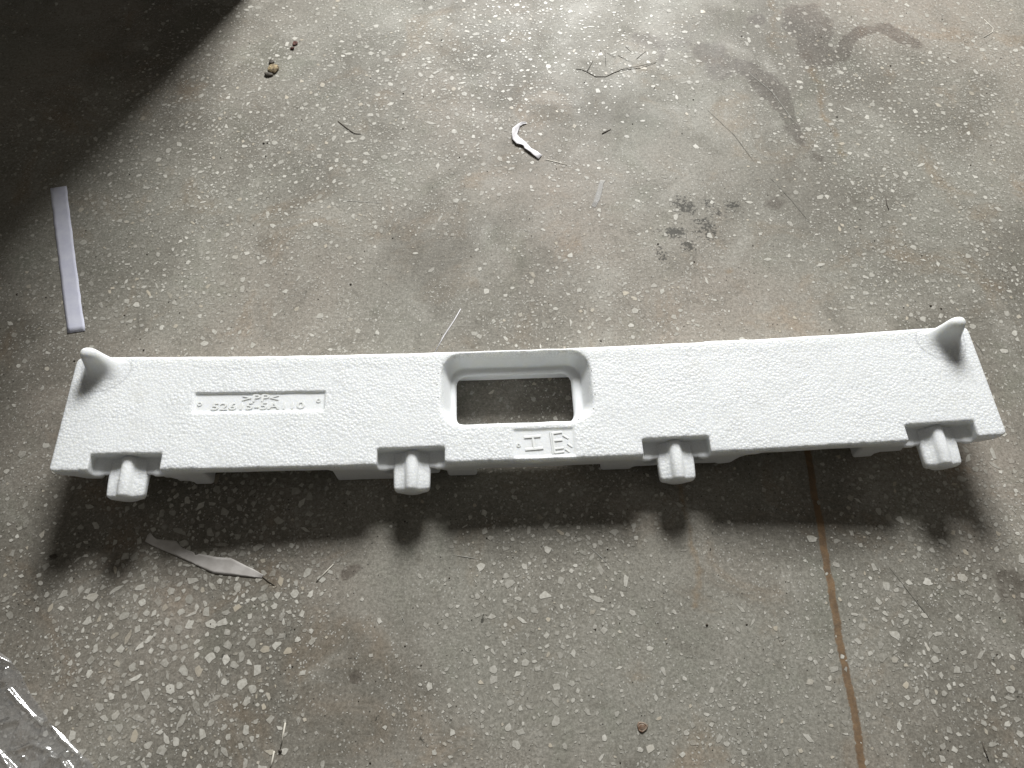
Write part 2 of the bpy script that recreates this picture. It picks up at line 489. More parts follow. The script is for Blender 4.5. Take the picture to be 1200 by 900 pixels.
JOINT_P = np.array([fl(*p) for p in JOINT_UV])
jt = np.concatenate([np.linspace(a, b, 30, endpoint=False) for a, b in zip(JOINT_P[:-1], JOINT_P[1:])])
jt[:, 0] += (vnoise(jt[:, 0], jt[:, 1], 60, 21) - .5) * .0022
jn = len(jt)
jo = np.array([-.0068, -.0030, .0030, .0068])
JV = np.concatenate([np.column_stack([jt[:, 0] + o, jt[:, 1], np.full(jn, .00012)]) for o in jo])
JF = np.array([(c * jn + i, (c + 1) * jn + i, (c + 1) * jn + i + 1, c * jn + i + 1) for c in range(3) for i in range(jn - 1)])
jme = mesh_np('joint_line', JV, JF)
ja = np.zeros((len(JV), 4)); ja[jn:3 * jn, 0] = 1
put_attr(jme, 'fade', ja); put_attr(jme, 'stain', stains(JV[:, 0], JV[:, 1]))
link('joint_line', jme, JOINT_M, floor)
SCR_D = simple_mat('scratch_dark', C(0.13, 0.125, 0.105), C(0.20, 0.19, 0.165), 200.0, 0.7)
SCR_L = simple_mat('scratch_pale', C(0.42, 0.41, 0.37), C(0.32, 0.31, 0.28), 200.0, 0.7)
for pts in ([(828, 128), (860, 158), (884, 190)], [(900, 206), (925, 232), (949, 261)], [(1040, 662), (1062, 690), (1092, 728)], [(1160, 800), (1170, 828)], [(1138, 395), (1156, 420)], [(255, 775), (254, 812)]):
    ribbon('scratch', pts, 0.0007, SCR_D, floor, 0.00055, 0.3)
for pts in ([(878, 86), (905, 108), (930, 142)], [(400, 235), (450, 238)], [(690, 640), (712, 660)], [(1100, 420), (1140, 436)], [(470, 720), (475, 732)], [(530, 650), (560, 655)]):
    ribbon('scratch', pts, 0.0009, SCR_L, floor, 0.00055, 0.3)

# ------------------------------------------------------------------ added slab, mostly out of view, put in to cast the upper left shade
SLAB_M = simple_mat('occluder_coat', C(0.26, 0.24, 0.21), C(0.20, 0.18, 0.16), 9.0, 0.85, 0.5)
FOOT_M = simple_mat('occluder_foot_paint', C(0.55, 0.55, 0.56), C(0.45, 0.45, 0.46), 20.0, 0.5, 0.2)


def boxv(x0, x1, y0, y1, z0, z1):
    v = [(x, y, z) for z in (z0, z1) for y in (y0, y1) for x in (x0, x1)]
    f = [(0, 2, 3, 1), (4, 5, 7, 6), (0, 1, 5, 4), (2, 6, 7, 3), (0, 4, 6, 2), (1, 3, 7, 5)]
    return v, f


def box(name, dims, m, parent=None, bev=0.0):
    v, f = boxv(*dims)
    o = link(name, pymesh(name, v, f), m, parent)
    if bev:
        b = o.modifiers.new('bevel', 'BEVEL'); b.width = bev; b.segments = 2
    return o


occluder = empty('occluder', (-0.528, 1.425, 0), math.radians(3.0))
tag(occluder, 'added upright slab with a pale foot, mostly out of view, shading the upper left', 'occluder')
box('occluder_slab', (-2.4, 0.0, 0.012, 0.16, 0, 2.1), SLAB_M, occluder, 0.006)
box('occluder_foot', (-2.4, -0.02, 0.0, 0.0115, 0, 0.09), FOOT_M, occluder, 0.003)

# ------------------------------------------------------------------ signed distance meshing for the moulded foam
def surface_nets(d, org, h):
    s = d < 0
    nx, ny, nz = d.shape
    core = s[:-1, :-1, :-1]
    cnt = np.zeros((nx - 1, ny - 1, nz - 1), np.uint8)
    for a in (0, 1):
        for b in (0, 1):
            for c in (0, 1):
                cnt += s[a:nx - 1 + a, b:ny - 1 + b, c:nz - 1 + c]
    act = (cnt > 0) & (cnt < 8)
    I, J, K = np.nonzero(act)
    idx = np.full(act.shape, -1, np.int32); idx[I, J, K] = np.arange(len(I))
    acc = np.zeros((len(I), 3), np.float32); num = np.zeros(len(I), np.float32)
    cor = [(a, b, c) for a in (0, 1) for b in (0, 1) for c in (0, 1)]
    for p in cor:
        for ax in range(3):
            if p[ax]: continue
            q = list(p); q[ax] = 1
            dp = d[I + p[0], J + p[1], K + p[2]]; dq = d[I + q[0], J + q[1], K + q[2]]
            cr = (dp < 0) != (dq < 0)
            t = np.where(cr, dp / np.where(cr, dp - dq, 1), 0)
            pt = np.empty((len(I), 3), np.float32); pt[:] = p
            pt[:, ax] = t
            acc += pt * cr[:, None]; num += cr
    v = np.stack([I, J, K], 1) + acc / num[:, None]
    F = []
    for ax in range(3):
        a1, a2 = (ax + 1) % 3, (ax + 2) % 3
        sl0 = [slice(None)] * 3; sl1 = [slice(None)] * 3
        sl0[ax] = slice(0, -1); sl1[ax] = slice(1, None)
        e0, e1 = s[tuple(sl0)], s[tuple(sl1)]
        ch = np.argwhere(e0 != e1)
        okm = (ch[:, a1] > 0) & (ch[:, a2] > 0) & (ch[:, a1] < d.shape[a1] - 1) & (ch[:, a2] < d.shape[a2] - 1)
        ch = ch[okm]
        def cid(o1, o2):
            c = ch.copy(); c[:, a1] += o1; c[:, a2] += o2
            return idx[c[:, 0], c[:, 1], c[:, 2]]
        quad = np.stack([cid(-1, -1), cid(0, -1), cid(0, 0), cid(-1, 0)], 1)
        inside = e0[ch[:, 0], ch[:, 1], ch[:, 2]]
        quad[~inside] = quad[~inside][:, ::-1]
        F.append(quad)
    return v * h + np.asarray(org, np.float32), np.vstack(F)


def rbox(X, Y, Z, b, r):
    """rounded box, b = x0, x1, y0, y1, z0, z1"""
    qx = np.abs(X - (b[0] + b[1]) / 2) - (b[1] - b[0]) / 2 + r
    qy = np.abs(Y - (b[2] + b[3]) / 2) - (b[3] - b[2]) / 2 + r
    qz = np.abs(Z - (b[4] + b[5]) / 2) - (b[5] - b[4]) / 2 + r
    o = np.sqrt(np.maximum(qx, 0) ** 2 + np.maximum(qy, 0) ** 2 + np.maximum(qz, 0) ** 2)
    return o + np.minimum(np.maximum(qx, np.maximum(qy, qz)), 0) - r


def smin(a, b, k):
    h = np.maximum(k - np.abs(a - b), 0) / k
    return np.minimum(a, b) - h * h * k * 0.25


def smax(a, b, k): return -smin(-a, -b, k)


Z0, BOW, HALF = 0.057, 0.025, 0.635


def bow(x): return Z0 + BOW * (x / HALF) ** 2


def bend(v):
    v = np.array(v, dtype=np.float64)
    v[:, 2] += bow(v[:, 0])
    return v


def ux(u): return float(np.interp(u, [64, 300, 600, 900, 1176], [-.630, -.371, -.028, .320, .634]))


NOTCH = [-0.541, -0.165, 0.196, 0.552]
VOX = 0.0016


def body_sdf():
    x = np.arange(-0.646, 0.6461, VOX, dtype=np.float32)[:, None, None]
    y = np.arange(-0.094, 0.0971, VOX, dtype=np.float32)[None, :, None]
    z = np.arange(-0.074, 0.0061, VOX, dtype=np.float32)[None, None, :]
    d = rbox(x, y, z, (-.635, .635, -.084, .087, -.017, 0), .0028)

    def sub_range(b, pad):
        i0 = max(0, int((b[0] - pad + .646) / VOX)); i1 = min(x.shape[0], int((b[1] + pad + .646) / VOX) + 1)
        return slice(i0, i1)

    # blocks below the plate, read off the visible front face (u0, u1, depth)
    blocks = [(64, 206, .036), (192, 214, .050), (208, 232, .064), (384, 456, .061), (452, 512, .046), (520, 557, .0572), (505, 712, .033), (708, 746, .0575), (742, 868, .048),
              (1017, 1042, .058), (1036, 1078, .042), (1070, 1176, .026)]
    for u0, u1, T in blocks:
        b = (ux(u0), ux(u1), -.0832, (-.034 if u0 == 520 else .0862), -T, -.004)
        s = sub_range(b, .03)
        d[s] = smin(d[s], rbox(x[s], y, z, b, .004), .006)
    for b in ((-.45, .46, .066, .0862, -.0555, -.004), (-.60, .60, .070, .0862, -.040, -.004)):
        s = sub_range(b, .03)
        d[s] = smin(d[s], rbox(x[s], y, z, b, .004), .006)
    # sloping cheek of the long block and chamfered ends
    s = sub_range((ux(860), ux(905)), .01) if False else sub_range((ux(855), ux(905), 0, 0), .01)
    ch = np.maximum((x[s] - ux(868)) * .68 + (z + .036) * -.73, -(z + .050)) + 0 * y
    ch = np.maximum(np.maximum(ch, z + .004), np.maximum(ux(850) - x[s], np.abs(y - .0015) - .0842))
    d[s] = smin(d[s], ch, .006)
    for sg in (-1, 1):
        s = slice(0, 60) if sg < 0 else slice(x.shape[0] - 60, x.shape[0])
        d[s] = smax(d[s], (sg * x[s] - .632) * .62 - (z + .012) * .78 - .0, .006) if True else d[s]
    # vertical corner rounding of the far corners
    for sg in (-1, 1):
        s = slice(0, 30) if sg < 0 else slice(x.shape[0] - 30, x.shape[0])
        q = np.sqrt(np.maximum(sg * x[s] - .621, 0) ** 2 + np.maximum(y - .073, 0) ** 2) - .0142
        d[s] = np.maximum(d[s], q + 0 * z)
        q = np.sqrt(np.maximum(sg * x[s] - .627, 0) ** 2 + np.maximum(-y - .076, 0) ** 2) - .0082
        d[s] = np.maximum(d[s], q + 0 * z)
    # grip opening: flared mouth, step, straight throat
    s = sub_range((-.13, .10, 0, 0), .02)
    xs_, hx, hy = x[s], -.019, .0275

    def rr2(cx_, cy_, ax, ay, r):
        qx = np.abs(xs_ - cx_) - ax + r; qy = np.abs(y - cy_) - ay + r
        return np.sqrt(np.maximum(qx, 0) ** 2 + np.maximum(qy, 0) ** 2) + np.minimum(np.maximum(qx, qy), 0) - r
    throat = rr2(-.0205, .0195, .0835, .0405, .015) + 0 * z
    mouth = rr2(-.0175, .0270, .1005, .0505, .027) - np.clip((z + .006) / .006, 0, 1.5) * .002
    mouth = np.maximum(mouth + (-(z + .012) * .50).clip(-.004, .02), -(z + .024))
    d[s] = smax(d[s], -smin(throat, mouth, .007), .004)
    # notches along the near edge
    for c in NOTCH:
        b = (c - .0455, c + .0455, -.120, -.0605, -.0150, .02)
        s = sub_range(b, .01)
        d[s] = smax(d[s], -rbox(x[s], y, z, b, .0025), .0020)
        for sg in (-1, 1):                                            # small moulded lips at the notch corners
            lb = (c + sg * .0395 - .006, c + sg * .0395 + .006, -.0866, -.070, -.0205, -.0152)
            d[s] = smin(d[s], rbox(x[s], y, z, lb, .0025), .004)
        for sg in (-1, 1):                                            # scoops under the floor of the notch beside the hook
            q = np.sqrt((x[s] - c - sg * .029) ** 2 + (z + .032) ** 2) - .0105
            d[s] = smax(d[s], -np.maximum(q, y + .070), .003)
    # sunk label panels
    for b in ((-.465, -.287, -.001, .0285, -.0025, .02), (-.025, .058, -.0800, -.0395, -.0017, .02)):
        s = sub_range(b, .01)
        d[s] = smax(d[s], -rbox(x[s], y, z, b, .0008), .0012)
    # nicks and crushed beads along the edges
    nk = np.random.default_rng(5)
    for q in range(90):
        nx_ = nk.uniform(-.62, .62)
        ny_, nz_ = [(-.0845, .0006), (.0875, .0006), (-.0260, .0010)][nk.choice(3, p=[.5, .35, .15])]
        if ny_ == -.0260 and not -.09 < nx_ < .06: continue
        nr = nk.uniform(.0012, .0030)
        s = sub_range((nx_ - nr, nx_ + nr, 0, 0), .004)
        d[s] = smax(d[s], -(np.sqrt((x[s] - nx_) ** 2 + (y - ny_) ** 2 + (z - nz_) ** 2) - nr), .0012)
    return d, (-.646, -.094, -.074)


def foam_mat():
    m, k, b = new_mat('white_foam')
    P = k.n('ShaderNodeTexCoord').outputs['Object']
    wob = k.n('ShaderNodeTexNoise', inp={'Vector': P, 'Scale': 90.0, 'Detail': 2.0})
    Pw = k.n('ShaderNodeVectorMath', operation='MULTIPLY_ADD', inp={0: wob.outputs['Color'], 1: (0.0016, 0.0016, 0.0016), 2: P}).outputs[0]
    size_v = 275.0
    v = k.n('ShaderNodeTexVoronoi', feature='SMOOTH_F1', inp={'Vector': Pw, 'Scale': size_v, 'Smoothness': 0.25})
    e = k.n('ShaderNodeTexVoronoi', feature='DISTANCE_TO_EDGE', inp={'Vector': Pw, 'Scale': size_v})
    up = k.n('ShaderNodeSeparateXYZ', inp={0: k.n('ShaderNodeNewGeometry').outputs['Normal']}).outputs[2]
    flat = k.math('MULTIPLY', k.ramp(up, 0.55, 0.95, 0.30, 1.0), k.attr('bead').outputs['Fac'])
    dome = k.math('SUBTRACT', 1.0, v.outputs['Distance'])
    fine = k.noise(P, 900.0, 2.0)
    wear = k.ramp(k.noise(P, 22.0, 4.0), 0.35, 0.65, 0.55, 1.0)
    hgt = k.math('ADD', k.math('MULTIPLY', dome, k.math('MULTIPLY', wear, flat)), k.math('MULTIPLY', fine, 0.08))
    bp = k.n('ShaderNodeBump', inp={'Strength': 0.75, 'Distance': 0.0011, 'Height': hgt})
    k.t.links.new(bp.outputs[0], b.inputs['Normal'])
    seam = k.math('MULTIPLY', k.ramp(e.outputs['Distance'], 0.16, 0.0), k.math('MULTIPLY', k.attr('bead').outputs['Fac'], 0.80))
    c = k.mix(seam, C(0.905, 0.925, 0.935), C(0.67, 0.69, 0.70))
    rnd = k.n('ShaderNodeSeparateColor', inp={0: v.outputs['Color']}).outputs[0]
    c = k.mix(k.math('MULTIPLY', rnd, 0.30), c, C(0.83, 0.85, 0.84))
    c = k.mix(k.math('MULTIPLY', k.ramp(k.noise(P, 14.0, 5.0, 0.65), 0.58, 0.75), 0.22), c, C(0.66, 0.64, 0.58))
    pv = k.vor(P, 75.0)
    pp = k.n('ShaderNodeSeparateColor', inp={0: pv.outputs['Color']})
    pit = k.math('MULTIPLY', k.ramp(pv.outputs['Distance'], 0.075, 0.045), k.ramp(pp.outputs[0], 0.86, 0.88))
    c = k.mix(k.math('MULTIPLY', pit, 0.55), c, C(0.30, 0.30, 0.28))
    sm = k.ramp(k.noise(P, 5.0, 6.0, 0.72, 0.8), 0.56, 0.74)
    c = k.mix(k.math('MULTIPLY', sm, 0.20), c, C(0.60, 0.59, 0.56))
    k.t.links.new(c, b.inputs['Base Color'])
    b.inputs['Roughness'].default_value = 0.48
    b.inputs['Specular IOR Level'].default_value = 0.35
    b.inputs['Subsurface Weight'].default_value = 0.62
    b.inputs['Subsurface Radius'].default_value = (1.0, 0.97, 0.88)
    b.inputs['Subsurface Scale'].default_value = 0.010
    return m


FOAM = foam_mat()


def put_bead(me, fn):
    """how strongly the moulded beads show on the skin: moulded-in panels and hooks are smoother"""
    n = len(me.vertices)
    co = np.empty(n * 3, np.float32); me.vertices.foreach_get('co', co); co = co.reshape(-1, 3)
    a = me.attributes.new('bead', 'FLOAT', 'POINT')
    a.data.foreach_set('value', fn(co[:, 0], co[:, 1], co[:, 2] - bow(co[:, 0])).astype(np.float32))
    return me


def body_bead(x, y, z):
    b = np.ones_like(x)
    for x0, x1, y0, y1 in ((-.466, -.286, -.002, .0295), (-.026, .059, -.081, -.0385)):
        b[(x > x0) & (x < x1) & (y > y0) & (y < y1)] = .22
    b[(x > -.119) & (x < .084) & (y > -.024) & (y < .078)] = .35
    b[z < -.006] *= .4
    return b


absorber = empty('bumper_absorber', (OBJ_O[0], OBJ_O[1], 0), OBJ_A)
tag(absorber, 'long white foam bumper absorber with grip hole and four hooks lying on the floor', 'foam bumper')
d, org = body_sdf()
bv, bf = surface_nets(d, org, VOX)
del d
bv[:, 1] += (vnoise(bv[:, 0], bv[:, 2], 45, 51) - .5) * .0008
bv[:, 2] += (vnoise(bv[:, 0], bv[:, 1], 38, 52) - .5) * .0004 * (np.abs(bv[:, 0]) < .52)
link('body', put_bead(mesh_np('body', bend(bv), bf), body_bead), FOAM, absorber)


def hook_mesh(c):
    h = 0.0012
    x = np.arange(-.034, .0341, h, dtype=np.float32)[:, None, None]
    y = np.arange(-.124, -.0549, h, dtype=np.float32)[None, :, None]
    z = np.arange(-.042, -.0009, h, dtype=np.float32)[None, None, :]
    tap = 1 + (y + .085) * 1.6
    xx = x / tap
    sag = (np.maximum(-.084 - y, 0) ** 2) * 2.2
    zz = z + sag
    d = rbox(xx, y, zz, (-.0255, .0255, -.1165, -.061, -.0270, -.0142), .0045)
    belly = np.sqrt((xx / 1.25) ** 2 + (zz + .0225) ** 2) - .0120
    belly = np.maximum(np.maximum(belly, -.1160 - y), y + .0625)
    d = smin(d, belly, .005)
    rib = np.sqrt(np.maximum(np.abs(xx) - .001, 0) ** 2 + (zz + .0145) ** 2) - .0084
    rib = smax(smax(rib, -.1165 - y, .003), y + .0615, .001)
    d = smin(d, rib, .0016)
    corner = np.sqrt(np.maximum(np.abs(xx) - .0175, 0) ** 2 + np.maximum(-.1075 - y, 0) ** 2) - .0092
    d = smax(d, corner + 0 * z, .002)
    v, f = surface_nets(d, (c - .034, -.124, -.042), h)
    return mesh_np('hook', bend(v), f)


for c in NOTCH:
    link('hook', put_bead(hook_mesh(c), lambda x, y, z: np.full_like(x, .60)), FOAM, absorber)


def post_mesh(sg):
    """tapered locating post; sg = -1 for the end at -x"""
    zz = [-.0160, -.0080, -.0004, 0.0001, .0006, .0020, .0056, .0110, .0180, .0245, .0300, .0335, .0350]
    inn = [.058, .059, .060, .0480, .0410, .0340, .0275, .0225, .0180, .0146, .0118, .0084, .0034]
    out = [.0230, .0235, .0240, .0200, .0172, .0144, .0122, .0112, .0106, .0101, .0093, .0068, .0026]
    fro = [.054, .055, .056, .0450, .0380, .0310, .0240, .0190, .0152, .0126, .0106, .0076, .0030]
    rea = [.0090, .0090, .0100, .0100, .0098, .0096, .0094, .0092, .0090, .0086, .0078, .0054, .0020]
    cy_ = [.0755] * 7 + [.0760, .0765, .0770, .0772, .0772, .0772]
    n = 40
    V, F = [], []
    for z, a, o, fr, re, yc in zip(zz, inn, out, fro, rea, cy_):
        for i in range(n):
            t = 2 * math.pi * i / n
            cx_, sy_ = math.cos(t), math.sin(t)
            ex = math.copysign(abs(cx_) ** 0.92, cx_); ey = math.copysign(abs(sy_) ** 0.92, sy_)
            V.append((sg * .6050 - sg * (ex * a if ex > 0 else ex * o), yc + (ey * re if ey > 0 else ey * fr), z))
    m = len(zz)
    for r in range(m - 1):
        for i in range(n):
            q = (r * n + i, r * n + (i + 1) % n, (r + 1) * n + (i + 1) % n, (r + 1) * n + i)
            F.append(q if sg < 0 else q[::-1])
    top = tuple((m - 1) * n + i for i in range(n)); F.append(top if sg < 0 else top[::-1])
    bt = tuple(range(n)); F.append(bt[::-1] if sg < 0 else bt)
    me = pymesh('post', bend(V), F, True)
    return me


for sg in (-1, 1):
    o = link('post', put_bead(post_mesh(sg), lambda x, y, z: np.clip(1 - z / .008, .25, 1)), FOAM, absorber)
    sm = o.modifiers.new('subsurf', 'SUBSURF'); sm.levels = 1; sm.render_levels = 2

# raised marks in the two sunk panels
PLAIN = simple_mat('foam_skin', C(0.86, 0.875, 0.86), C(0.81, 0.825, 0.81), 300.0, 0.5, 0.15, 0.35)


def text_part(name, s, x0, x1, y0, y1, zb, zt):
    cu = bpy.data.curves.new(name, 'FONT')
    cu.body = s
    cu.extrude = 0.5
    cu.offset = 0.012
    cu.resolution_u = 3
    to = bpy.data.objects.new(name, cu)
    col.objects.link(to)
    bpy.context.view_layer.update()
    me = bpy.data.meshes.new_from_object(to.evaluated_get(bpy.context.evaluated_depsgraph_get()))
    col.objects.unlink(to); bpy.data.objects.remove(to)
    n = len(me.vertices)
    co = np.empty(n * 3, np.float32); me.vertices.foreach_get('co', co); co = co.reshape(-1, 3).astype(np.float64)
    lo, hi = co.min(0), co.max(0)
    co[:, 0] = x0 + (co[:, 0] - lo[0]) / (hi[0] - lo[0]) * (x1 - x0)
    co[:, 1] = y0 + (co[:, 1] - lo[1]) / (hi[1] - lo[1]) * (y1 - y0)
    co[:, 2] = zb + (co[:, 2] - lo[2]) / (hi[2] - lo[2]) * (zt - zb)
    me.vertices.foreach_set('co', bend(co).astype(np.float32).ravel()); me.update()
    return link(name, me, PLAIN, absorber)


text_part('raised_lettering', '>PP<', -.4005, -.3510, .0150, .0262, -.0032, -.0016)
text_part('raised_lettering', '52615-5A110', -.4410, -.3140, .0030, .0138, -.0032, -.0016)


def ring(cx_, cy_, r, zb, zt):
    V, F = [], []
    n = 16
    for rr, z in ((r, zb), (r * .92, zt), (r * .5, zt), (r * .42, zb)):
        for i in range(n):
            V.append((cx_ + rr * math.cos(2 * math.pi * i / n), cy_ + rr * math.sin(2 * math.pi * i / n), z))
    for q in range(3):
        for i in range(n): F.append((q * n + i, q * n + (i + 1) % n, (q + 1) * n + (i + 1) % n, (q + 1) * n + i))
    return link('vent_ring', pymesh('vent_ring', bend(V), F), PLAIN, absorber)


for p in ((-.4575, .0125), (-.2955, .0150)): ring(*p, .0034, -.0032, -.0016)
ring(-.0185, -.0620, .0030, -.0024, -.0009)


def strokes(name, segs, zb, zt):
    V, F = [], []
    for x0, y0, x1, y1, w in segs:
        a, b = np.array([x0, y0]), np.array([x1, y1])
        t = (b - a) / np.hypot(*(b - a)); nrm = np.array([-t[1], t[0]])
        k = len(V)
        for z, g in ((zb, 1.75), (zt, 0.65)):
            for p, s in ((a, 1), (b, 1), (b, -1), (a, -1)):
                q = p + nrm * s * w / 2 * g
                V.append((q[0], q[1], z))
        F += [(k + 4, k + 5, k + 6, k + 7)[::-1]] + [(k + i, k + (i + 1) % 4, k + 4 + (i + 1) % 4, k + 4 + i)[::-1] for i in range(4)]
    return link(name, pymesh(name, bend(V), F), PLAIN, absorber)


def rp(u, v): return (-.025 + (u - 601) * .00117, -.0400 - (v - 504.5) * .00129)


def seg(u0, v0, u1, v1, w): return (*rp(u0, v0), *rp(u1, v1), w)


strokes('raised_letter', [seg(613.5, 513, 632.5, 512.2, .0040), seg(614, 527, 635, 526, .0040), seg(623.5, 513.5, 624.3, 526, .0030)], -.0024, -.0008)
strokes('raised_letter', [seg(646, 509.5, 658, 508.6, .0036), seg(647, 518, 658, 517.4, .0036), seg(647.5, 527.5, 659, 526.5, .0030), seg(648, 532, 659, 531, .0026), seg(647, 509, 648, 532, .0026),
                          seg(659, 512, 665, 516, .0030), seg(664, 522, 669, 526, .0030), seg(661, 528, 665, 531.5, .0026)], -.0024, -.0009)
strokes('panel_rule', [seg(643.8, 508, 645.8, 533, .0012)], -.0024, -.0008)

# pin marks round the grip opening
PIN_M = simple_mat('pin_mark', C(0.10, 0.10, 0.10), C(0.16, 0.16, 0.15), 300.0, 0.8)
pin_me = None
for lx, ly in ((-.1285, .052), (-.130, .034), (-.1285, .014), (-.096, -.0275), (-.080, -.0280), (-.060, -.0285), (-.041, -.0285), (-.021, -.0290), (.002, -.0290), (.024, -.0285), (.045, -.0280), (.066, -.0275),
               (.088, -.012), (.0925, .010), (.093, .028), (.091, .048), (-.5755, .058), (-.577, .047)):
    if pin_me is None:
        pin_me = pymesh('pin_mark', [(0.00085 * math.cos(i * .7854), 0.00085 * math.sin(i * .7854), 0) for i in range(8)], [tuple(range(8))])
    o = link('pin_mark', pin_me, PIN_M, absorber)
    o.location = (lx, ly, bow(lx) + .00030)

# ------------------------------------------------------------------ litter on the floor
PAPER = simple_mat('blue_white_paper', C(0.78, 0.79, 0.90), C(0.70, 0.71, 0.84), 40.0, 0.7, 0.25)
PAPER_W = simple_mat('white_paper', C(0.78, 0.76, 0.78), C(0.66, 0.64, 0.66), 60.0, 0.6, 0.3)
PAPER_T = simple_mat('torn_paper', C(0.66, 0.63, 0.60), C(0.54, 0.51, 0.48), 50.0, 0.8, 0.3)
STRAW = simple_mat('dry_straw', C(0.66, 0.62, 0.54), C(0.52, 0.49, 0.42), 120.0, 0.6)
BARK = simple_mat('dark_twig', C(0.055, 0.046, 0.036), C(0.10, 0.085, 0.065), 150.0, 0.7)
TANM = simple_mat('tan_crumb', C(0.42, 0.33, 0.19), C(0.16, 0.12, 0.075), 190.0, 0.8, 0.8)
REDM = simple_mat('red_brown_crumb', C(0.14, 0.055, 0.040), C(0.07, 0.035, 0.028), 190.0, 0.8, 0.8)
RUSTM = simple_mat('rusty_metal', C(0.16, 0.095, 0.06), C(0.28, 0.22, 0.17), 220.0, 0.5, 0.5)


def sheet(name, rows, m, label, cat, thick=0.0002, group=None):
    """paper: rows of (left, right) floor points with heights -> curled solid sheet"""
    V, F = [], []
    n = 6
    base = np.mean([np.array(r[0][:2]) for r in rows], 0)
    for (a, b, lift) in rows:
        for i in range(n + 1):
            t = i / n
            p = np.array(a[:2]) * (1 - t) + np.array(b[:2]) * t - base
            V.append((p[0], p[1], lift(t)))
    for r in range(len(rows) - 1):
        for i in range(n):
            q = r * (n + 1) + i
            F.append((q, q + 1, q + n + 2, q + n + 1))
    o = link(name, pymesh(name, V, F, True), m)
    o.location = (base[0], base[1], 0)
    s = o.modifiers.new('solid', 'SOLIDIFY'); s.thickness = thick; s.offset = 1
    tag(o, label, cat, group)
    return o


rows = []
L = [(59, 221), (63, 255), (67, 290), (71, 322), (75, 356), (79.5, 391)]
R = [(78, 218), (82.5, 252), (86.5, 286), (91, 320), (95.5, 354), (100, 388)]
for i in range(26):
    t = i / 25 * 5
    k0 = min(4, int(t)); fr = t - k0
    a = np.array(L[k0]) * (1 - fr) + np.array(L[k0 + 1]) * fr
    b = np.array(R[k0]) * (1 - fr) + np.array(R[k0 + 1]) * fr
    jl, jr = rng.normal(0, .22, 2)
    z0 = .0006 + .0003 * math.sin(i * .55) ** 2
    rows.append((fl(a[0] + jl, a[1]), fl(b[0] + jr, b[1]), lambda q, z0=z0, i=i: z0 + .0002 * math.sin(q * 3.1 + i * .3) ** 2))
sheet('paper_strip', rows, PAPER, 'straight pale blue-white paper strip lying at the edge of the deep shade', 'paper strip')

# torn sheet in the absorber's shadow
top = [(170.5, 634), (173, 627.5), (176.5, 624), (180, 629), (184, 632), (196, 633), (206.5, 634), (214, 642), (227.5, 647.5), (229.5, 651), (233.5, 649), (254.5, 653), (271, 654), (287.5, 662.5), (299, 668), (309, 674)]
bot = [(171, 635), (178, 639), (185, 642.5), (190, 644.5), (195, 646.5), (201, 649), (207, 651.5), (213, 654.5), (225, 660), (228, 661.5), (232, 663.5), (250, 672), (266, 674), (283, 675.5), (297, 677), (307, 677.5)]
rows = [(fl(*a), fl(*b), (lambda q, i=i: .0006 + .00025 * math.sin(q * 2.2 + i * .5) ** 2)) for i, (a, b) in enumerate(zip(top, bot))]
sheet('torn_paper', rows, PAPER_T, 'torn grey-white paper scrap lying in the shadow of the foam bumper', 'paper scrap')

# curled scrap
lft = [(616.5, 143.5), (611, 144.6), (606, 147.5), (600.4, 152.5), (600, 159), (600.6, 165), (605, 169.8), (610.5, 171), (613.5, 172), (614.5, 175), (621, 179.5), (624.5, 182.5), (631, 187.5)]
rgt = [(617, 145.5), (613, 146.5), (609.5, 149), (608.2, 152.5), (606, 158.5), (609, 161.5), (613, 164.5), (616.5, 167.5), (618, 168.8), (622, 173.5), (630, 178.5), (633, 180.6), (635.3, 182.2)]
hts = [.0015, .0025, .0035, .0045, .0042, .0036, .0030, .0028, .0026, .0030, .0030, .0020, .0016]
rows = [(fl(*a), fl(*b), (lambda q, z=z, i=i: z * (1.25 - .75 * q + .22 * math.sin(q * 7 + i * 1.9)))) for i, (a, b, z) in enumerate(zip(lft, rgt, hts))]
sheet('curled_paper', rows, PAPER_W, 'small curled white paper scrap twisted into a hook shape', 'paper scrap', .0005)

# translucent tape
def film_mat(name, gl, df, colr, rough):
    m = bpy.data.materials.new(name); m.use_nodes = True
    k = NT(m.node_tree); k.t.nodes.clear()
    o = k.n('ShaderNodeOutputMaterial')
    tr = k.n('ShaderNodeBsdfTransparent', inp={'Color': (0.97, 0.97, 0.98, 1)})
    P = k.n('ShaderNodeTexCoord').outputs['Object']
    nz = k.noise(P, 80.0, 3.0)
    di = k.n('ShaderNodeBsdfDiffuse', inp={'Color': k.mix(nz, colr, C(0.7, 0.7, 0.7))})
    bp = k.n('ShaderNodeBump', inp={'Strength': 0.3, 'Distance': 0.001, 'Height': k.noise(P, 140.0, 2.0)})
    g = k.n('ShaderNodeBsdfGlossy', inp={'Color': (1, 1, 1, 1), 'Roughness': rough, 'Normal': bp.outputs[0]})
    m1 = k.n('ShaderNodeMixShader', inp={0: df, 1: tr.outputs[0], 2: di.outputs[0]})
    lw = k.n('ShaderNodeLayerWeight', inp={'Blend': 0.25})
    f = k.math('ADD', k.math('MULTIPLY', lw.outputs['Fresnel'], gl), gl * 0.35, clamp=True)
    m2 = k.n('ShaderNodeMixShader', inp={0: f, 1: m1.outputs[0], 2: g.outputs[0]})
    k.t.links.new(m2.outputs[0], o.inputs[0])
    return m


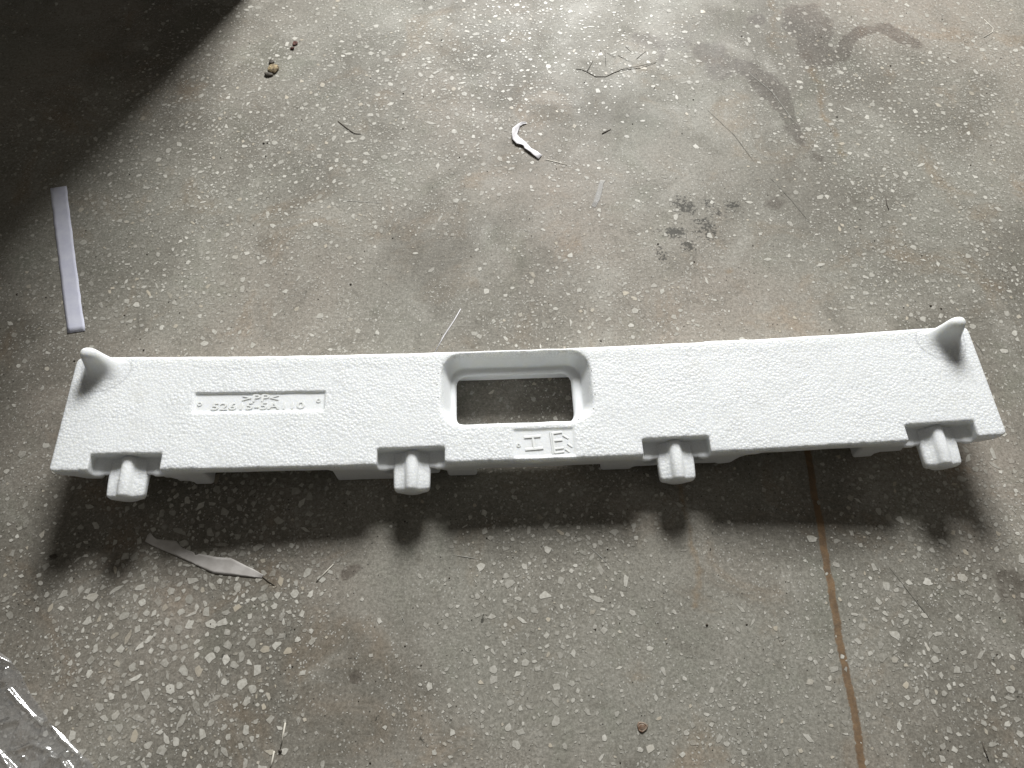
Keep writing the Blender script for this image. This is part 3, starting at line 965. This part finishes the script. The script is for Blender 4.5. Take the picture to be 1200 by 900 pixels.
TAPE = film_mat('tape_film', 0.03, 0.26, C(0.62, 0.60, 0.54), 0.6)
FILM = film_mat('clear_film', 0.42, 0.11, C(0.85, 0.88, 0.90), 0.15)
rows = [(fl(a, v), fl(b, v + 1), lambda q: .0009) for a, b, v in ((703, 709.5, 211), (702, 707, 215), (700, 706, 222), (696.5, 703.5, 232), (693, 698, 242))]
sheet('tape_piece', rows, TAPE, 'short piece of translucent tape stuck flat to the floor', 'tape', .0002)


def stick(name, pts, r, m, label, cat, lift=None, group=None, parent=None, base=None):
    """thin twig or fibre along floor points (photo px), radius r in metres"""
    P = [np.array([*fl(p[0], p[1]), (p[2] if len(p) > 2 else r * (.19 if m in (STRAW, PAPER_W) else .41) + .0003)]) for p in pts]
    b0 = np.array([P[0][0], P[0][1], 0]) if base is None else base
    P = [p - b0 for p in P]
    n = 6
    V, F = [], []
    for i, p in enumerate(P):
        t = P[min(i + 1, len(P) - 1)] - P[max(i - 1, 0)]; t /= np.linalg.norm(t)
        s = np.cross(t, [0, 0, 1]); s /= np.linalg.norm(s); u = np.cross(s, t)
        rr = r * (0.55 if i == len(P) - 1 else (0.8 if i == 0 else random.uniform(.85, 1.2)))
        for j in range(n):
            a = 2 * math.pi * j / n
            V.append(p + rr * (math.cos(a) * s + (0.18 if m in (STRAW, PAPER_W) else 0.4) * math.sin(a) * u))
    for i in range(len(P) - 1):
        for j in range(n): F.append((i * n + j, i * n + (j + 1) % n, (i + 1) * n + (j + 1) % n, (i + 1) * n + j))
    F += [tuple(range(n))[::-1], tuple((len(P) - 1) * n + j for j in range(n))]
    o = link(name, pymesh(name, V, F, True), m, parent)
    if parent is None:
        o.location = tuple(b0)
        tag(o, label, cat, group)
    return o, b0


stick('straw_piece', [(639.5, 187), (651, 189.6), (664.5, 193.5)], .0010, STRAW, 'pale straw sliver pointing away from the curled white scrap', 'straw')
stick('fibre', [(540, 362), (532, 376), (520, 394), (508, 416)], .0008, PAPER_W, 'thin white fibre on the floor running up to the foam bumper', 'fibre')
stick('wood_splinter', [(334.5, 847), (332, 860), (329, 877)], .0013, STRAW, 'pale upright splinter ending beside a darker fleck', 'splinter')
stick('wood_splinter', [(321.5, 880), (319, 892), (316, 903)], .0012, STRAW, 'pale splinter cut off by a shorter one just past its tip', 'splinter')
stick('wood_splinter', [(371, 682), (381, 671), (391, 661)], .0011, STRAW, 'dull pale splinter near the blunt end of the torn paper', 'splinter')
stick('twig', [(396, 142), (406, 150), (415, 156.5), (423, 157.5)], .0010, BARK, 'short dark bent twig with a pale tip on open floor', 'twig')
stick('twig', [(307, 675), (314, 681), (322, 686.5)], .0009, BARK, 'black sliver touching the pointed tip of the torn paper', 'twig')
stick('twig', [(1153, 44), (1163, 37.5), (1164, 33), (1153, 23)], .0011, STRAW, 'pale bent twig shaped like a hook beside a dark speck', 'twig')
stick('twig', [(1151, 869), (1154, 880), (1158.5, 892)], .0009, BARK, 'dark lone sliver lying near the pale chips beyond the rusty joint line', 'twig')
stick('twig', [(1038, 231), (1039, 240), (1041.5, 246)], .0009, BARK, 'tiny dark sliver among the pale chips below the oil stain', 'twig')
stick('twig', [(705.5, 157), (710, 154.5), (716, 151.5)], .0012, BARK, 'tiny dark splinter on bare cement above the tape piece', 'twig')

dry = empty('dry_stem', (*fl(675, 81), 0))
tag(dry, 'dry dark stem with fine side twigs lying by the faint stain', 'stem')
b0 = np.array([*fl(675, 81), 0])
stick('stem', [(675, 81), (681, 81.5), (688, 84.5), (698, 90), (710, 90), (718, 86), (728, 82), (738, 80.5, .002), (752, 78, .0025), (770, 73)], .0008, BARK, None, None, parent=dry, base=b0)
for pts in ([(688, 84, .0015), (695, 71, .001)], [(711, 62), (722, 68, .0015)], [(724, 65), (742, 74, .0016)], [(733, 55), (741, 62)], [(709, 60), (710, 78)], [(746, 69), (757, 60)], [(727, 82, .0015), (733, 80)], [(734, 80, .0015), (742, 81)]):
    stick('side_twig', pts, .00055, BARK, None, None, parent=dry, base=b0)


def lump(name, u, v, rx, ry, h, m, label, cat, n_sub=3, seed=1):
    import bmesh
    r_ = np.random.default_rng(seed)
    bm = bmesh.new()
    bmesh.ops.create_icosphere(bm, subdivisions=n_sub, radius=1.0)
    dirs = r_.normal(0, 1, (14, 3)); dirs /= np.linalg.norm(dirs, axis=1)[:, None]; amp = r_.uniform(-.45, .35, 14)
    for vv in bm.verts:
        c = np.array(vv.co)
        k = 1 + float(np.sum(amp * np.exp(6 * (dirs @ c - 1)))) + r_.normal(0, .05)
        c = c * k
        vv.co = (c[0] * rx, c[1] * ry, max(c[2] * h, -h * .35) + h * .35)
    me = bpy.data.meshes.new(name); bm.to_mesh(me); bm.free()
    o = link(name, me, m)
    o.location = (*fl(u, v), .0003)
    tag(o, label, cat)
    return o


lump('crumb', 320, 81, .0100, .0115, .0042, TANM, 'tan crumbly lump of dirt on the floor, largest crumb', 'crumb', 3, 3)
lump('crumb', 315, 88, .0090, .0050, .003, BARK, 'flat dark flake under the edge of the tan crumb', 'crumb', 2, 5)
lump('crumb', 319, 73, .0050, .0050, .003, BARK, 'small dark nub just beyond the tan crumb', 'crumb', 2, 6)
lump('crumb', 346, 51, .0050, .0062, .0022, REDM, 'dark red-brown crumb beyond the tan lump', 'crumb', 3, 9)
lump('crumb', 343, 57, .0036, .0030, .0025, REDM, 'small red-brown bit touching a larger red-brown crumb', 'crumb', 2, 12)
lump('crumb', 63, 652, .0050, .0028, .002, BARK, 'dark flattened crumb beside the left end of the bumper shadow', 'crumb', 2, 14)
lump('crumb', 328, 880, .0022, .0018, .0015, BARK, 'tiny dark fleck between the two pale splinters', 'crumb', 2, 15)

# rusty washer-like rivet pressed into the floor
wsh = empty('rivet', (*fl(752.5, 852), 0))
tag(wsh, 'small rusty brown rivet head pressed flat into the floor', 'rivet')
V, F = [], []
n = 20
prof = [(.0066, .0), (.0063, .0007), (.0054, .0012), (.0044, .0009), (.0038, .0003)]
for r, z in prof:
    for i in range(n):
        a = 2 * math.pi * i / n
        w = 1 + .10 * math.sin(3 * a + 1) + .05 * math.sin(7 * a)
        V.append((r * w * math.cos(a), r * w * .92 * math.sin(a), z + .0003))
for q in range(len(prof) - 1):
    for i in range(n): F.append((q * n + i, q * n + (i + 1) % n, (q + 1) * n + (i + 1) % n, (q + 1) * n + i))
link('rim', pymesh('rim', V, F, True), RUSTM, wsh)
V = [(.0044 * math.cos(2 * math.pi * i / n), .0040 * math.sin(2 * math.pi * i / n), .0010) for i in range(n)] + [(0.0006, -.0004, .0024)]
link('head', pymesh('head', V, [(i, (i + 1) % n, n) for i in range(n)], True), RUSTM, wsh)

# scattered grit
V, F = [], []
for q in range(520):
    x, y = rng.uniform(-1.05, 1.05), rng.uniform(-.05, 1.45)
    if under_object(x, y): continue
    r = float(np.clip(np.exp(rng.normal(math.log(.0008), .45)), .0004, .0022))
    k = len(V)
    a0 = rng.uniform(0, 6.28)
    for i in range(5):
        a = a0 + 2 * math.pi * i / 5
        V.append((x + r * math.cos(a) * rng.uniform(.7, 1.3), y + r * math.sin(a) * rng.uniform(.7, 1.3), .0004))
    V.append((x, y, .0004 + r * .8))
    F += [(k + i, k + (i + 1) % 5, k + 5) for i in range(5)]
tag(link('grit', pymesh('grit', V, F), BARK), 'fine dark grit scattered over the floor', 'grit', kind='stuff')

# clear plastic bag at the lower left
edge = [(-60, 735), (-20, 752), (0, 764), (14, 774), (26, 790), (36, 812), (52, 834), (62, 850), (78, 864), (92, 878), (106, 892), (118, 908), (135, 935), (150, 970)]
E_ = np.array([fl(*p) for p in edge])
ridges = [([(-30, 752), (0, 769), (12, 776), (23, 782)], .0040, .0030), ([(12, 808), (22, 820), (33, 832), (41, 841), (50, 847), (58, 845)], .0050, .0032), ([(54, 899), (62, 886), (70, 889), (80, 882), (76, 892), (86, 905)], .0060, .0040),
          ([(27, 846), (18, 866), (14, 880)], .0030, .0028), ([(52, 850), (49, 861)], .0025, .0022), ([(-20, 790), (6, 800), (9, 784)], .0040, .0035), ([(-10, 870), (20, 905), (40, 930)], .0045, .004), ([(100, 880), (92, 905), (110, 930)], .003, .005),
          ([(-40, 830), (0, 850), (24, 842)], .0030, .006), ([(20, 880), (40, 872), (60, 880)], .0022, .004), ([(60, 850), (75, 868), (100, 893)], .0022, .0035)]
for q_ in range(22):
    u_, v_ = random.uniform(-30, 95), random.uniform(775, 915)
    a_ = random.uniform(0, 6.28); l_ = random.uniform(5, 16)
    ridges.append(([(u_, v_), (u_ + l_ * .5 * math.cos(a_), v_ + l_ * .5 * math.sin(a_)), (u_ + l_ * math.cos(a_ + .5), v_ + l_ * math.sin(a_ + .5))], random.uniform(.0006, .0018), random.uniform(.0014, .0026)))
nu, nv = 260, 200
V = []
for j in range(nv):
    tt = j / (nv - 1) * (len(E_) - 1); k = min(int(tt), len(E_) - 2); e = E_[k] * (1 - (tt - k)) + E_[k + 1] * (tt - k)
    for i in range(nu):
        s = (i / (nu - 1))
        p = e + np.array([-0.30, -0.10]) * s
        V.append((p[0], p[1], 0))
V = np.array(V)
x, y = V[:, 0], V[:, 1]
S = np.tile(np.linspace(0, 1, nu), nv)
h = .0012 + .010 * S ** .7 * vnoise(x, y, 22, 41) ** 1.5 + .0030 * np.abs(vnoise(x, y, 60, 42) - .5) * np.minimum(1, S * 12) + .0012 * vnoise(x, y, 190, 43) * np.minimum(1, S * 12)
for pts, hh, w in ridges:
    P = np.array([fl(*p) for p in pts])
    dmin = np.full(len(x), 9.0)
    for a, b in zip(P[:-1], P[1:]):
        ab = b - a
        t = np.clip(((x - a[0]) * ab[0] + (y - a[1]) * ab[1]) / (ab @ ab), 0, 1)
        dmin = np.minimum(dmin, np.hypot(x - a[0] - t * ab[0], y - a[1] - t * ab[1]))
    h += hh * np.exp(-(dmin / (w * .75)) ** 2) * (.35 + 1.3 * vnoise(x, y, 55, 77))
V[:, 2] = h
base = E_[4]
V[:, 0] -= base[0]; V[:, 1] -= base[1]
j, i = np.meshgrid(np.arange(nv - 1), np.arange(nu - 1), indexing='ij')
q = (j * nu + i).ravel()
bag = link('plastic_bag', mesh_np('plastic_bag', V, np.stack([q, q + nu, q + nu + 1, q + 1], 1)), FILM)
bag.location = (base[0], base[1], 0)
tag(bag, 'crumpled clear plastic bag with bright creases lying flat on the floor', 'plastic bag')
